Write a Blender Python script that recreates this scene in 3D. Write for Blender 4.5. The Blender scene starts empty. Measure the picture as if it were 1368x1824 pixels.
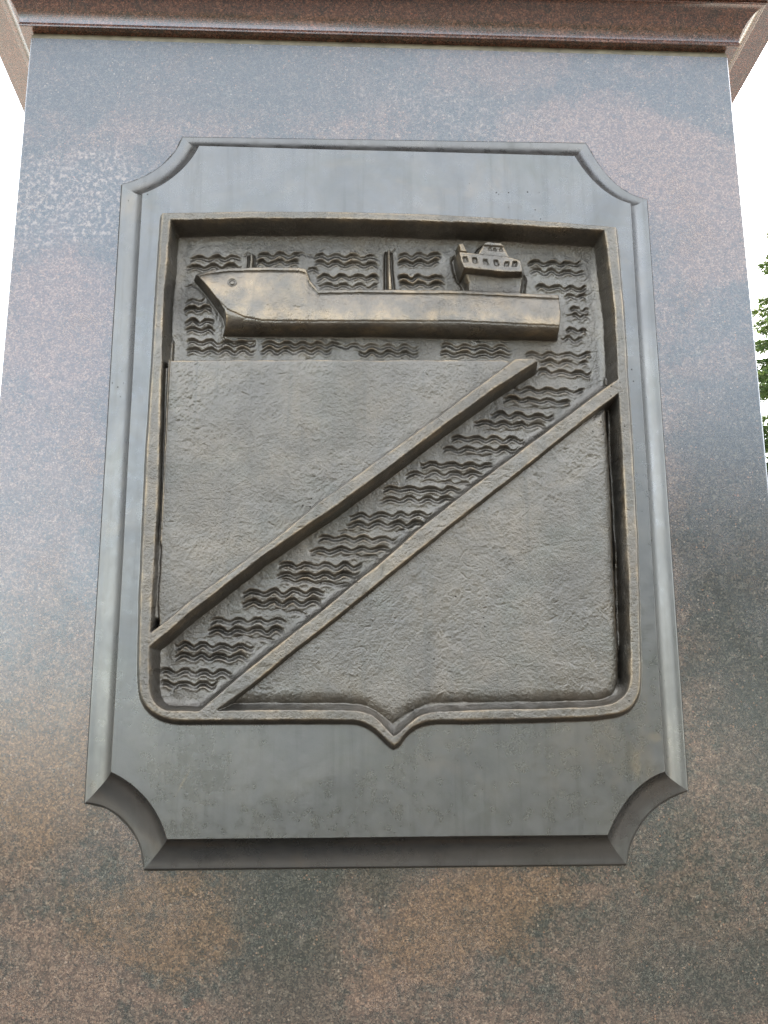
import bpy, math, random
import numpy as np
from mathutils import Matrix, Vector
from mathutils.geometry import tessellate_polygon

random.seed(7)
RNG = np.random.default_rng(7)
scene = bpy.context.scene
COL = scene.collection

# ------------------------------------------------------------------ camera
CAM_MATRIX = [[0.9988, -0.007864, -0.048333, -0.10308], [-0.048734, -0.256229, -0.965387, -1.91933], [-0.004792, 0.966584, -0.256304, 1.56984], [0, 0, 0, 1]]
LENS = 39.676
cam_data = bpy.data.cameras.new('camera')
cam = bpy.data.objects.new('camera', cam_data)
COL.objects.link(cam)
cam.matrix_world = Matrix(CAM_MATRIX)
cam_data.sensor_fit = 'VERTICAL'
cam_data.sensor_height = 36.0
cam_data.sensor_width = 27.0
cam_data.lens = LENS
cam_data.clip_start = 0.05
cam_data.clip_end = 4000.0
scene.camera = cam
scene.render.resolution_x = 768
scene.render.resolution_y = 1024

# ------------------------------------------------------------------ light
SUN_ELEV = math.radians(48.0)
SUN_ROT = math.radians(28.0)          # clockwise from +Y: behind the pedestal, to the right
world = bpy.data.worlds.new("World")
scene.world = world
world.use_nodes = True
wn = world.node_tree
wn.nodes.clear()
sky = wn.nodes.new('ShaderNodeTexSky')
sky.sky_type = 'NISHITA'
sky.sun_disc = False
sky.sun_elevation = SUN_ELEV
sky.sun_rotation = SUN_ROT
sky.air_density = 1.0
sky.dust_density = 3.0
sky.ozone_density = 0.5
bg = wn.nodes.new('ShaderNodeBackground')
bg.inputs['Strength'].default_value = 0.15
wo = wn.nodes.new('ShaderNodeOutputWorld')
# thin high veil of cloud over the whole sky
wtc = wn.nodes.new('ShaderNodeTexCoord')
wmap = wn.nodes.new('ShaderNodeMapping'); wmap.inputs['Scale'].default_value = (1.0, 1.0, 2.6)
wns = wn.nodes.new('ShaderNodeTexNoise'); wns.inputs['Scale'].default_value = 2.2; wns.inputs['Detail'].default_value = 5.0
wrg = wn.nodes.new('ShaderNodeMapRange'); wrg.inputs[1].default_value = .3; wrg.inputs[2].default_value = .7
wrg.inputs[3].default_value = .42; wrg.inputs[4].default_value = .70
wmx = wn.nodes.new('ShaderNodeMix'); wmx.data_type = 'RGBA'; wmx.inputs[7].default_value = (2.45, 2.48, 2.30, 1)
wn.links.new(wtc.outputs['Generated'], wmap.inputs[0]); wn.links.new(wmap.outputs[0], wns.inputs['Vector'])
wn.links.new(wns.outputs[0], wrg.inputs[0]); wn.links.new(wrg.outputs[0], wmx.inputs[0])
wn.links.new(sky.outputs[0], wmx.inputs[6]); wn.links.new(wmx.outputs[2], bg.inputs[0])
wn.links.new(bg.outputs[0], wo.inputs[0])

sun_data = bpy.data.lights.new('sun', 'SUN')
sun_data.energy = 1.4
sun_data.angle = math.radians(10.0)
sun_data.color = (1.0, 0.95, 0.87)
sun = bpy.data.objects.new('sun', sun_data)
COL.objects.link(sun)
sdir = Vector((math.sin(SUN_ROT) * math.cos(SUN_ELEV), math.cos(SUN_ROT) * math.cos(SUN_ELEV), math.sin(SUN_ELEV)))
sun.rotation_euler = sdir.to_track_quat('Z', 'Y').to_euler()
sun.location = (6, 12, 14)

scene.view_settings.view_transform = 'Standard'
scene.view_settings.look = 'None'
scene.view_settings.gamma = 1.0
scene.view_settings.exposure = 3.5

# ------------------------------------------------------------------ measured data (mm; x across, z up from the plaque centre)
FRAME_OUT_BL = [(-496.3, -565.4),(-461.5, -571.8),(-425.6, -600.2),(-405.4, -626.5),(-397.8, -650.9),(-396.1, -669.1)]
FRAME_OUT_BR = [(387.8, -666.7),(391.3, -647.3),(403.3, -618.9),(428.9, -587.6),(460.9, -563.3),(499.0, -549.8)]
FRAME_OUT_TR = [(501.4, 554.2),(462.0, 571.4),(431.8, 598.6),(410.5, 631.0),(399.7, 655.3),(389.6, 673.6)]
FRAME_OUT_TL = [(-389.4, 666.1),(-397.8, 638.0),(-422.0, 609.7),(-442.2, 588.8),(-457.5, 578.9),(-497.5, 562.4)]
FRAME_IN_BL = [(-449.2, -516.8),(-418.9, -533.9),(-391.9, -557.5),(-372.0, -584.4),(-361.4, -604.3),(-355.5, -621.0)]
FRAME_IN_BR = [(349.2, -618.6),(363.5, -593.3),(380.7, -567.9),(393.6, -553.7),(410.3, -539.6),(449.8, -519.1)]
FRAME_IN_TR = [(456.9, 520.3),(433.0, 531.0),(402.1, 551.5),(388.0, 567.8),(375.1, 586.5),(355.8, 618.3)]
FRAME_IN_TL = [(-350.9, 621.2),(-360.4, 599.6),(-383.0, 568.5),(-398.8, 552.9),(-414.6, 538.6),(-450.6, 519.2)]
SHIELD_OUT = [(-409.8, 471.4),(-257.6, 477.8),(-110.2, 480.6),(-1.0, 480.8),(96.3, 479.6),(216.8, 474.3),(321.1, 468.6),(421.4, 461.6),(424.9, 307.9),(424.8, 170.6),(424.7, 52.4),(423.5, -125.4),(418.5, -265.6),(414.9, -360.9),(410.4, -393.4),(396.9, -414.5),(376.6, -425.5),(336.1, -430.5),(242.9, -433.6),(116.1, -435.8),(76.5, -435.2),(55.4, -437.9),(35.1, -446.0),(20.3, -459.5),(11.0, -472.4),(4.6, -476.4),(-0.8, -472.4),(-23.5, -451.3),(-39.9, -440.5),(-58.2, -435.6),(-124.8, -435.2),(-308.6, -435.7),(-348.3, -435.7),(-374.6, -429.4),(-394.1, -416.0),(-405.1, -395.2),(-409.6, -358.0),(-411.8, -278.7),(-413.7, -222.3),(-415.0, -3.9),(-412.5, 246.3),(-411.8, 360.5)]
SHIELD_IN = [(-395.1, 458.2),(-257.3, 464.7),(-110.1, 468.0),(-1.1, 467.1),(136.5, 466.1),(288.3, 459.8),(401.1, 455.4),(404.3, 418.8),(410.8, 295.5),(409.5, 168.2),(408.7, 52.2),(407.4, -149.2),(403.1, -314.1),(398.9, -374.9),(387.5, -398.9),(363.3, -412.7),(327.5, -416.3),(243.5, -418.6),(89.7, -422.1),(62.9, -424.4),(44.4, -430.7),(25.0, -446.9),(10.2, -460.4),(2.9, -463.0),(-9.8, -448.7),(-22.6, -435.1),(-37.2, -426.1),(-51.8, -421.6),(-88.4, -420.2),(-282.9, -421.4),(-351.6, -421.4),(-369.7, -419.6),(-384.6, -408.8),(-392.8, -387.1),(-396.7, -325.9),(-395.4, -276.8),(-396.1, -222.3),(-395.0, -25.7),(-399.6, 223.0),(-400.9, 316.8),(-397.9, 385.2)]
PANEL_UL = [(-384.8, 191.3),(-191.4, 195.3),(-52.1, 196.9),(205.5, 201.4),(239.5, 191.2),(92.3, 81.0),(-55.8, -28.5),(-181.5, -135.0),(-332.3, -251.4),(-376.8, -291.0),(-382.8, -281.7),(-383.0, -236.4),(-382.1, -131.5),(-383.3, 44.3)]
PANEL_LR = [(386.9, 110.7),(388.1, -63.4),(384.8, -172.3),(384.3, -264.7),(383.8, -321.9),(380.1, -368.9),(370.2, -393.1),(344.1, -403.3),(91.2, -406.0),(56.8, -409.6),(28.8, -423.3),(3.7, -440.6),(-16.5, -426.9),(-39.5, -412.3),(-71.8, -406.8),(-253.5, -406.8),(-285.3, -413.1),(-227.3, -360.1),(-24.1, -192.1),(165.9, -30.9),(310.9, 80.2)]
BAND_UPPER = [(226.0, 197.6),(91.5, 91.0),(-56.0, -21.4),(-115.4, -66.0),(-181.3, -124.7),(-331.5, -240.9),(-375.9, -280.5),(-404.2, -302.9),(-403.2, -323.2),(-393.5, -315.8),(-330.8, -259.7),(-281.3, -218.9),(-218.2, -166.8),(-150.1, -117.7),(-80.9, -67.7),(-13.4, -14.9),(111.1, 83.9),(186.0, 141.6),(265.2, 193.9),(260.4, 200.3)]
BAND_LOWER = [(420.8, 170.5),(397.6, 154.1),(308.7, 86.4),(164.5, -24.3),(53.2, -113.2),(-24.6, -183.0),(-49.2, -201.5),(-127.5, -269.4),(-187.1, -316.3),(-267.8, -384.3),(-315.3, -426.8),(-288.2, -426.8),(-280.4, -417.8),(-230.5, -381.6),(-152.0, -317.1),(-93.0, -270.2),(10.5, -184.8),(116.0, -97.9),(232.6, -5.3),(345.7, 86.9),(406.5, 134.1),(421.3, 144.9)]
HULL_OUTLINE = [(-349.5, 365.1),(-327.4, 371.2),(-291.0, 376.4),(-225.9, 378.8),(-162.6, 379.0),(-149.3, 375.9),(-141.9, 353.6),(-126.3, 334.9),(-51.8, 338.0),(136.2, 339.3),(313.2, 333.1),(313.6, 296.2),(310.0, 262.9),(306.3, 248.5),(212.9, 248.0),(110.7, 248.5),(-31.5, 248.9),(-297.0, 244.5),(-293.4, 257.0),(-289.9, 272.4),(-293.4, 289.8),(-305.0, 307.2),(-325.1, 334.5),(-341.0, 355.3)]
HULL_DECK = [(-349.5, 365.1),(-327.4, 371.2),(-291.0, 376.4),(-225.9, 378.8),(-162.6, 379.0),(-149.3, 375.9),(-141.9, 353.6),(-126.3, 334.9),(-51.8, 338.0),(136.2, 339.3),(313.2, 333.1)]
HULL_CHINE = [(-339.1, 343.9),(-311.0, 313.6),(-287.2, 288.9),(-257.8, 275.3),(-222.7, 268.3),(-132.6, 269.3),(-32.0, 271.0),(133.1, 273.3),(307.4, 267.6)]
HULL_KEEL = [(-339.6, 253.4),(-299.3, 254.1),(-30.7, 257.5),(113.2, 257.1),(314.1, 255.4)]
HAWSE = [(-281.7, 344.8)]
CABIN_BLOCK = [(139.6, 382.0),(249.3, 375.1),(245.4, 353.6),(241.5, 332.2),(148.8, 334.9),(150.4, 357.4)]
BRIDGE = [(130.4, 412.3),(170.9, 407.9),(224.6, 402.9),(243.1, 397.1),(245.7, 385.3),(245.2, 370.0),(212.1, 368.3),(138.1, 375.2),(133.3, 390.9)]
WHEELHOUSE = [(166.6, 409.4),(177.6, 431.3),(183.9, 434.9),(213.0, 431.5),(223.5, 403.8)]
WHEELROOF = [(176.2, 427.9),(179.4, 433.1),(185.7, 435.0),(210.6, 432.6),(215.6, 425.3),(195.8, 426.0),(183.4, 426.9)]
FUNNEL = [(140.0, 436.5),(147.9, 417.3),(135.4, 418.1),(131.6, 432.9)]
BRIDGE_WINDOW = [(142.0, 394.5),(159.2, 393.3),(179.0, 390.3),(198.5, 389.4),(217.7, 387.3),(232.5, 388.1)]
WHEEL_WINDOW = [(189.3, 420.9),(197.9, 419.9),(209.1, 419.6)]
MAST_FORE = [(-251.3, 419.5),(-249.9, 403.6),(-251.0, 387.7)]
MAST_MID = [(3.1, 430.7),(3.4, 388.4),(5.2, 345.5)]
WAVES = [
 (-363.1, 408.6, -270.4, 411.5, -348.1, 32.5, 1),(-369.0, 390.2, -269.3, 394.5, -353.4, 32.1, 1),(-239.6, 416.8, -162.3, 419.8, -232.1, 32.4, 1),
 (-239.9, 402.8, -163.7, 405.0, -233.3, 32.4, 1),(-135.0, 418.3, -14.7, 418.1, -124.3, 31.4, 1),(-133.3, 404.3, -14.8, 402.3, -124.2, 31.4, 1.1),
 (-128.4, 375.7, -14.9, 377.9, -114.8, 29.7, 1.2),(-125.2, 359.2, -17.1, 358.0, -111.6, 30.8, 1.2),(-146.8, 388.6, -123.4, 388.4, -137.7, 30.4, 0.8),
 (-369.8, 351.2, -346.0, 353.6, -359.4, 28.4, 0.5),(-368.6, 321.1, -333.0, 325.0, -355.3, 26.8, 0.8),(-369.6, 307.4, -319.1, 309.6, -357.7, 28.2, 1),
 (-367.1, 282.2, -315.2, 283.1, -355.2, 28.7, 1),(-366.4, 266.1, -313.2, 267.0, -354.6, 28.7, 1),(-362.6, 243.1, -241.4, 240.9, -352.8, 29.7, 1),
 (-362.5, 226.5, -239.6, 226.5, -350.1, 30.0, 1.1),(-226.6, 240.8, -83.8, 241.2, -213.2, 29.6, 1),(-229.2, 228.6, -101.6, 229.4, -215.9, 29.9, 1),
 (-163.9, 422.4, -135.0, 419.6, -163.9, 45.6, 0.4),(-82.3, 240.3, 58.3, 237.7, -59.9, 30.1, 0.9),(-51.0, 226.3, 58.2, 225.5, -59.3, 30.7, 1),
 (21.5, 421.6, 102.1, 424.9, 31.0, 30.4, 1),(21.3, 407.3, 96.1, 410.5, 30.9, 30.3, 1.1),(21.1, 378.4, 108.2, 378.0, 29.5, 32.1, 1),
 (22.9, 363.9, 106.8, 364.7, 30.5, 32.0, 1.2),(265.8, 412.7, 364.8, 412.6, 280.2, 29.5, 1.1),(267.1, 395.8, 373.5, 393.3, 279.5, 29.4, 1),
 (277.5, 363.8, 371.9, 361.4, 289.0, 28.2, 1),(330.6, 344.8, 371.0, 344.7, 342.1, 23.2, 0.7),(339.0, 319.2, 376.1, 316.6, 348.6, 23.8, 0.9),
 (334.6, 306.7, 375.5, 305.0, 346.8, 23.8, 0.9),(331.3, 277.9, 369.4, 275.3, 340.8, 22.2, 0.9),(321.0, 260.6, 362.8, 258.0, 334.3, 23.6, 1),
 (98.9, 242.4, 229.0, 239.6, 110.2, 32.8, 0.9),(96.7, 227.8, 228.5, 226.3, 106.1, 33.5, 1),(253.2, 227.9, 374.6, 228.2, 266.4, 33.4, 1),
 (277.2, 214.6, 368.0, 210.3, 298.0, 32.2, 0.8),(272.7, 194.8, 372.7, 191.9, 285.9, 32.5, 1),(230.0, 160.0, 357.6, 156.3, 255.1, 33.1, 1.1),
 (210.7, 142.4, 331.4, 135.3, 227.5, 32.9, 1),(208.3, 125.0, 305.3, 121.6, 230.7, 32.1, 0.4),(186.7, 112.2, 300.8, 105.8, 204.1, 32.8, 1),
 (156.2, 95.0, 287.1, 90.0, 174.7, 31.9, 1.2),(169.8, 78.5, 225.3, 78.3, 184.6, 31.1, 0.4),(114.1, 65.4, 243.3, 63.0, 125.9, 32.1, 1),
 (99.0, 44.1, 233.4, 44.4, 110.0, 32.4, 1.1),(135.5, 32.9, 186.9, 31.6, 153.8, 32.4, 0.35),(58.3, 15.7, 184.5, 14.0, 80.2, 32.9, 1),
 (32.6, -2.8, 172.0, -1.4, 47.1, 34.6, 1.1),(57.9, -16.2, 147.0, -20.6, 72.4, 32.8, 0.4),(-8.2, -29.6, 130.3, -32.1, 7.0, 34.0, 0.9),
 (-14.8, -49.9, 125.6, -48.7, 3.2, 34.0, 1),(-67.2, -80.9, 79.2, -76.1, -48.3, 33.8, 1.1),(-72.6, -96.1, 65.6, -93.6, -51.1, 33.7, 1.1),
 (-88.6, -108.8, -33.2, -109.8, -72.5, 28.5, 0.35),(13.3, -108.0, 51.0, -105.9, 27.7, 32.3, 0.35),(-122.3, -120.0, 13.2, -122.7, -109.9, 32.8, 1),
 (-136.2, -143.5, 4.2, -138.2, -117.8, 35.5, 1.1),(-134.4, -151.1, -114.9, -152.1, -125.5, 28.3, 0.4),(-81.2, -151.1, -10.2, -154.0, -61.7, 32.0, 0.5),
 (-188.8, -168.4, -46.8, -169.8, -177.5, 33.8, 1),(-192.0, -186.5, -49.3, -185.0, -177.9, 33.7, 1.2),(-190.1, -195.1, -65.1, -203.8, -177.1, 34.1, 0.55),
 (-249.0, -217.5, -110.8, -215.4, -232.3, 34.6, 1),(-250.3, -234.5, -117.0, -232.6, -232.9, 33.5, 1.2),(-204.8, -246.4, -138.4, -253.2, -187.3, 31.4, 0.4),
 (-303.0, -266.4, -173.1, -266.0, -290.3, 33.6, 1.1),(-305.9, -282.6, -179.7, -281.5, -290.4, 33.1, 1.2),(-262.5, -292.2, -189.8, -298.3, -245.2, 32.8, 0.4),
 (-359.5, -307.2, -229.6, -311.7, -343.0, 30.7, 1),(-360.1, -325.7, -238.0, -327.2, -344.5, 30.7, 1.1),(-380.7, -352.1, -264.7, -354.8, -372.6, 30.6, 1),
 (-379.8, -372.3, -290.0, -373.9, -373.0, 30.4, 1.1),(-365.8, -382.7, -342.8, -379.9, -353.7, 29.9, 0.3),
]

ZC = 2.15            # height of the plaque centre above the ground, m
PLATE, RIM, FIELD = 45.0, 60.0, 10.5      # mm out of the wall face

# ------------------------------------------------------------------ helpers
def put(o, parent=None):
    COL.objects.link(o)
    if parent is not None:
        o.parent = parent
        o.location = -parent_origin(parent)
    return o

def parent_origin(p):
    v = Vector((0, 0, 0))
    while p is not None:
        v += p.location
        p = p.parent
    return v

def thing(name, label, cat, loc, group=None):
    o = bpy.data.objects.new(name, None)
    o.empty_display_size = 0.1
    o.location = loc
    o['label'] = label
    o['category'] = cat
    if group:
        o['group'] = group
    COL.objects.link(o)
    return o

def mesh_obj(name, verts, faces, mat, parent=None, smooth=False):
    me = bpy.data.meshes.new(name)
    me.from_pydata([tuple(v) for v in verts], [], faces)
    me.materials.append(mat)
    if smooth:
        me.polygons.foreach_set('use_smooth', [True] * len(me.polygons))
    me.update()
    return put(bpy.data.objects.new(name, me), parent)

def quad_mesh(name, V, Q, mat, parent=None, N=None, attrs=None):
    """big quad mesh straight from numpy arrays"""
    me = bpy.data.meshes.new(name)
    nv, nq = len(V), len(Q)
    me.vertices.add(nv)
    me.vertices.foreach_set('co', V.astype(np.float32).ravel())
    me.loops.add(nq * 4)
    me.loops.foreach_set('vertex_index', Q.astype(np.int32).ravel())
    me.polygons.add(nq)
    me.polygons.foreach_set('loop_start', np.arange(0, nq * 4, 4, dtype=np.int32))
    me.polygons.foreach_set('use_smooth', np.ones(nq, dtype=bool))
    me.update(calc_edges=True)
    for k, a in (attrs or {}).items():
        at = me.attributes.new(k, 'FLOAT', 'POINT')
        at.data.foreach_set('value', a.astype(np.float32))
    if N is not None:
        me.normals_split_custom_set_from_vertices(N.tolist())
    me.materials.append(mat)
    return put(bpy.data.objects.new(name, me), parent)

class NT:
    def __init__(self, name):
        self.m = bpy.data.materials.new(name)
        self.m.use_nodes = True
        self.t = self.m.node_tree
        self.t.nodes.clear()
        self.out = self.n('ShaderNodeOutputMaterial')
        self.b = self.n('ShaderNodeBsdfPrincipled')
        self.l(self.b.outputs[0], self.out.inputs[0])
        self.co = self.n('ShaderNodeTexCoord').outputs['Object']
    def n(self, t, **kw):
        x = self.t.nodes.new(t)
        for k, v in kw.items():
            setattr(x, k, v)
        return x
    def l(self, a, b):
        self.t.links.new(a, b)
    def s(self, sock, v):
        if isinstance(v, (int, float)):
            sock.default_value = v
        elif isinstance(v, tuple):
            sock.default_value = v if len(v) == len(sock.default_value) else (*v, 1.0)
        else:
            self.l(v, sock)
    def noise(self, scale, detail=3.0, rough=0.55, dist=0.0, co=None, out=0):
        x = self.n('ShaderNodeTexNoise')
        self.s(x.inputs['Scale'], scale); self.s(x.inputs['Detail'], detail)
        self.s(x.inputs['Roughness'], rough); self.s(x.inputs['Distortion'], dist)
        self.l(co or self.co, x.inputs['Vector'])
        return x.outputs[out]
    def vor(self, scale, co=None, out='Distance', feature='F1', rnd=1.0):
        x = self.n('ShaderNodeTexVoronoi', feature=feature)
        self.s(x.inputs['Scale'], scale); self.s(x.inputs['Randomness'], rnd)
        self.l(co or self.co, x.inputs['Vector'])
        return x.outputs[out]
    def math(self, op, a, b=0.0, c=0.0, clamp=False):
        x = self.n('ShaderNodeMath', operation=op, use_clamp=clamp)
        self.s(x.inputs[0], a); self.s(x.inputs[1], b); self.s(x.inputs[2], c)
        return x.outputs[0]
    def vm(self, op, a, b=None, scale=None):
        x = self.n('ShaderNodeVectorMath', operation=op)
        self.s(x.inputs[0], a)
        if b is not None:
            self.s(x.inputs[1], b)
        if scale is not None:
            self.s(x.inputs['Scale'], scale)
        return x.outputs[1] if op in ('LENGTH', 'DISTANCE', 'DOT_PRODUCT') else x.outputs[0]
    def rng(self, v, a, b, c=0.0, d=1.0, smooth=True):
        x = self.n('ShaderNodeMapRange', interpolation_type='SMOOTHSTEP' if smooth else 'LINEAR')
        self.s(x.inputs[0], v); self.s(x.inputs[1], a); self.s(x.inputs[2], b)
        self.s(x.inputs[3], c); self.s(x.inputs[4], d)
        return x.outputs[0]
    def mix(self, f, a, b, mode='MIX'):
        x = self.n('ShaderNodeMix', data_type='RGBA', blend_type=mode)
        self.s(x.inputs[0], f); self.s(x.inputs[6], a); self.s(x.inputs[7], b)
        return x.outputs[2]
    def ramp(self, v, stops):
        x = self.n('ShaderNodeValToRGB')
        e = x.color_ramp.elements
        while len(e) < len(stops):
            e.new(0.5)
        for i, (p, c) in enumerate(stops):
            e[i].position = p
            e[i].color = (*c, 1.0)
        self.l(v, x.inputs[0])
        return x.outputs[0]
    def bump(self, h, strength, dist, normal=None):
        x = self.n('ShaderNodeBump')
        self.s(x.inputs['Strength'], strength); self.s(x.inputs['Distance'], dist)
        self.l(h, x.inputs['Height'])
        if normal is not None:
            self.l(normal, x.inputs['Normal'])
        return x.outputs[0]

# ------------------------------------------------------------------ materials
def granite(name, red=0.0, patches=()):
    g = NT(name)
    warp = g.vm('SCALE', g.vm('SUBTRACT', g.noise(5.0, 4, .6, out=1), (0.5, 0.5, 0.5)), scale=0.28)
    cw = g.vm('ADD', g.co, warp)
    grain = g.vor(400.0, out='Color')
    gs = g.n('ShaderNodeSeparateColor'); g.l(grain, gs.inputs[0])
    fine = g.noise(600.0, 2, .6)
    mid = g.noise(75.0, 4, .62)
    r = g.math('ADD', g.math('MULTIPLY', gs.outputs[0], .34), g.math('ADD', g.math('MULTIPLY', fine, .55), g.math('MULTIPLY', mid, .40)))
    r = g.rng(r, .28, 1.04, 0, 1, smooth=False)
    dark = g.ramp(r, [(0, (.007, .008, .006)), (.42, (.026, .027, .021)), (.62, (.064, .062, .049)), (.8, (.14, .13, .10)), (1, (.36, .32, .26))])
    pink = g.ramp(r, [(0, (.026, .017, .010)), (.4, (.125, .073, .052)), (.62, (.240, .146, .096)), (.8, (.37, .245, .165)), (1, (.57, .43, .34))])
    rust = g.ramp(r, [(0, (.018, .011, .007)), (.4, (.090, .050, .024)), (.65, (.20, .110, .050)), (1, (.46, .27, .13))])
    macro = g.noise(2.6, 5, .6, 1.0, co=cw)
    macro2 = g.noise(6.5, 4, .6, .6, co=cw)
    streak = g.n('ShaderNodeMapping'); streak.inputs['Rotation'].default_value = (0, math.radians(28), 0)
    streak.inputs['Scale'].default_value = (1.5, 1, 6.0); g.l(cw, streak.inputs[0])
    st = g.noise(2.2, 4, .6, .4, co=streak.outputs[0])
    fp = g.rng(g.math('ADD', macro, g.math('MULTIPLY', st, .55)), .62, .98, .08, .75)
    fr = g.rng(macro2, .55, .72, 0, .5)
    # veins and clouds of colour in the slab, some painting glare: (x, z, rx, rz, tilt, kind, amount)
    fsum = {'pink': fp, 'rust': fr, 'dark': g.rng(g.noise(3.4, 4, .6, .5, co=g.vm('ADD', cw, (3.1, 0, 7.7))), .52, .72, 0, .55), 'coarse': None}
    warp2 = g.vm('SCALE', g.vm('SUBTRACT', g.noise(14.0, 5, .65, out=1), (0.5, 0.5, 0.5)), scale=0.16)
    cw2 = g.vm('ADD', g.vm('ADD', g.co, g.vm('SCALE', warp, scale=.6)), warp2)
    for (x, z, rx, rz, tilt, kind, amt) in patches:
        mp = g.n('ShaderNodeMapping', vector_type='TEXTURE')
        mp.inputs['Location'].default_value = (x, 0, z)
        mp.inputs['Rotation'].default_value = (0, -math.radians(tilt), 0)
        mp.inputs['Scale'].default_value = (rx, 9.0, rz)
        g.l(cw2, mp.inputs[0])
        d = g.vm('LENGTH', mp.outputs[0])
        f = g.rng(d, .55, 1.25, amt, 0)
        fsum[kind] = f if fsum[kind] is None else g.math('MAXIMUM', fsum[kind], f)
    gr = g.math('SUBTRACT', g.math('ADD', g.math('MULTIPLY', g.noise(110.0, 4, .7), .6), g.math('MULTIPLY', g.noise(30.0, 4, .65), .5)), .55)
    for k in ('pink', 'rust', 'dark', 'coarse'):
        if fsum[k] is not None:
            fsum[k] = g.rng(g.math('ADD', fsum[k], g.math('MULTIPLY', gr, 3.0)), -.10, 1.25)
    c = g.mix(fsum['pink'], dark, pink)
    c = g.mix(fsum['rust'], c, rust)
    c = g.mix(fsum['dark'], c, g.mix(1.0, dark, (.66, .70, .68), 'MULTIPLY'))
    if fsum['coarse'] is not None:
        cg = g.rng(g.noise(120.0, 5, .62, .3), .46, .60)
        cc = g.mix(cg, (.045, .055, .06), (.42, .35, .29))
        c = g.mix(g.math('MULTIPLY', fsum['coarse'], .55), c, cc)
    # rare coral crystals and light flecks
    fl = g.vor(60.0, co=cw2)
    c = g.mix(g.rng(g.math('ADD', fl, g.math('MULTIPLY', g.noise(9.0, 2), .5)), .26, .34, .7, 0), c, (.42, .20, .13))
    v2 = g.n('ShaderNodeTexVoronoi'); g.s(v2.inputs['Scale'], 230.0); g.l(g.co, v2.inputs['Vector'])
    sp = g.n('ShaderNodeSeparateColor'); g.l(v2.outputs['Color'], sp.inputs[0])
    zone = g.noise(11.0, 4, .65, .8, co=g.vm('ADD', cw, (6, 1, 2)))
    pale = g.math('MULTIPLY', g.rng(sp.outputs[0], .80, .86), g.math('MULTIPLY', g.rng(v2.outputs['Distance'], .42, .30), g.rng(zone, .44, .62)))
    c = g.mix(g.math('MULTIPLY', pale, .5), c, g.mix(sp.outputs[1], (.40, .20, .11), (.42, .35, .27)))
    blk = g.math('MULTIPLY', g.rng(sp.outputs[2], .78, .85), g.rng(v2.outputs['Distance'], .5, .35))
    c = g.mix(g.math('MULTIPLY', blk, .5), c, (.016, .017, .016))
    if red:
        c = g.mix(red, c, g.mix(1.0, c, (.98, .47, .36), 'MULTIPLY'))
    if not red:
        c = g.mix(1.0, c, (.86, .80, .74), 'MULTIPLY')
    g.l(c, g.b.inputs['Base Color'])
    g.s(g.b.inputs['Roughness'], g.rng(g.math('ADD', g.math('MULTIPLY', macro2, .5), g.math('MULTIPLY', fine, .5)), .3, .7, .17, .30))
    g.s(g.b.inputs['IOR'], 1.85)
    return g.m

WALL_PATCHES = [
    # x, z (m), half sizes, tilt, kind, amount
    (.52, ZC + .62, .34, .13, -22, 'pink', .9),
    (.62, ZC + .45, .12, .10, 10, 'pink', .8),
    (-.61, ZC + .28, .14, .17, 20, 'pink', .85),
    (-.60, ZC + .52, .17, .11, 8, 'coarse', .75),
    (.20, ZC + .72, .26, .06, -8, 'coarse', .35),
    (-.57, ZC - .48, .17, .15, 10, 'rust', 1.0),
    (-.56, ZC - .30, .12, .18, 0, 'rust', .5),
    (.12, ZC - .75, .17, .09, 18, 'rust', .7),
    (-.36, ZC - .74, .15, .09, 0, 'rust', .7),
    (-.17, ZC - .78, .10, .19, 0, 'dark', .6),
    (-.62, ZC - .02, .16, .30, 0, 'pink', .7), (-.60, ZC - .62, .14, .20, 0, 'pink', .5), (.0, ZC - .95, .9, .10, 0, 'pink', .5),  # the left pair lightens the stone in place of sky glare
    (-.10, ZC - .70, .18, .05, 12, 'dark', .7),
    (.64, ZC - .15, .14, .42, 0, 'dark', .8),
    (.50, ZC - .82, .22, .12, -15, 'dark', .5),
    (-.4, ZC + .80, .50, .12, 0, 'dark', .5),
]
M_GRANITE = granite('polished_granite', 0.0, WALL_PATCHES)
M_CORNICE = granite('red_granite', 0.75, [(0, ZC + .95, 1.2, .2, 0, 'pink', .6)])

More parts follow.
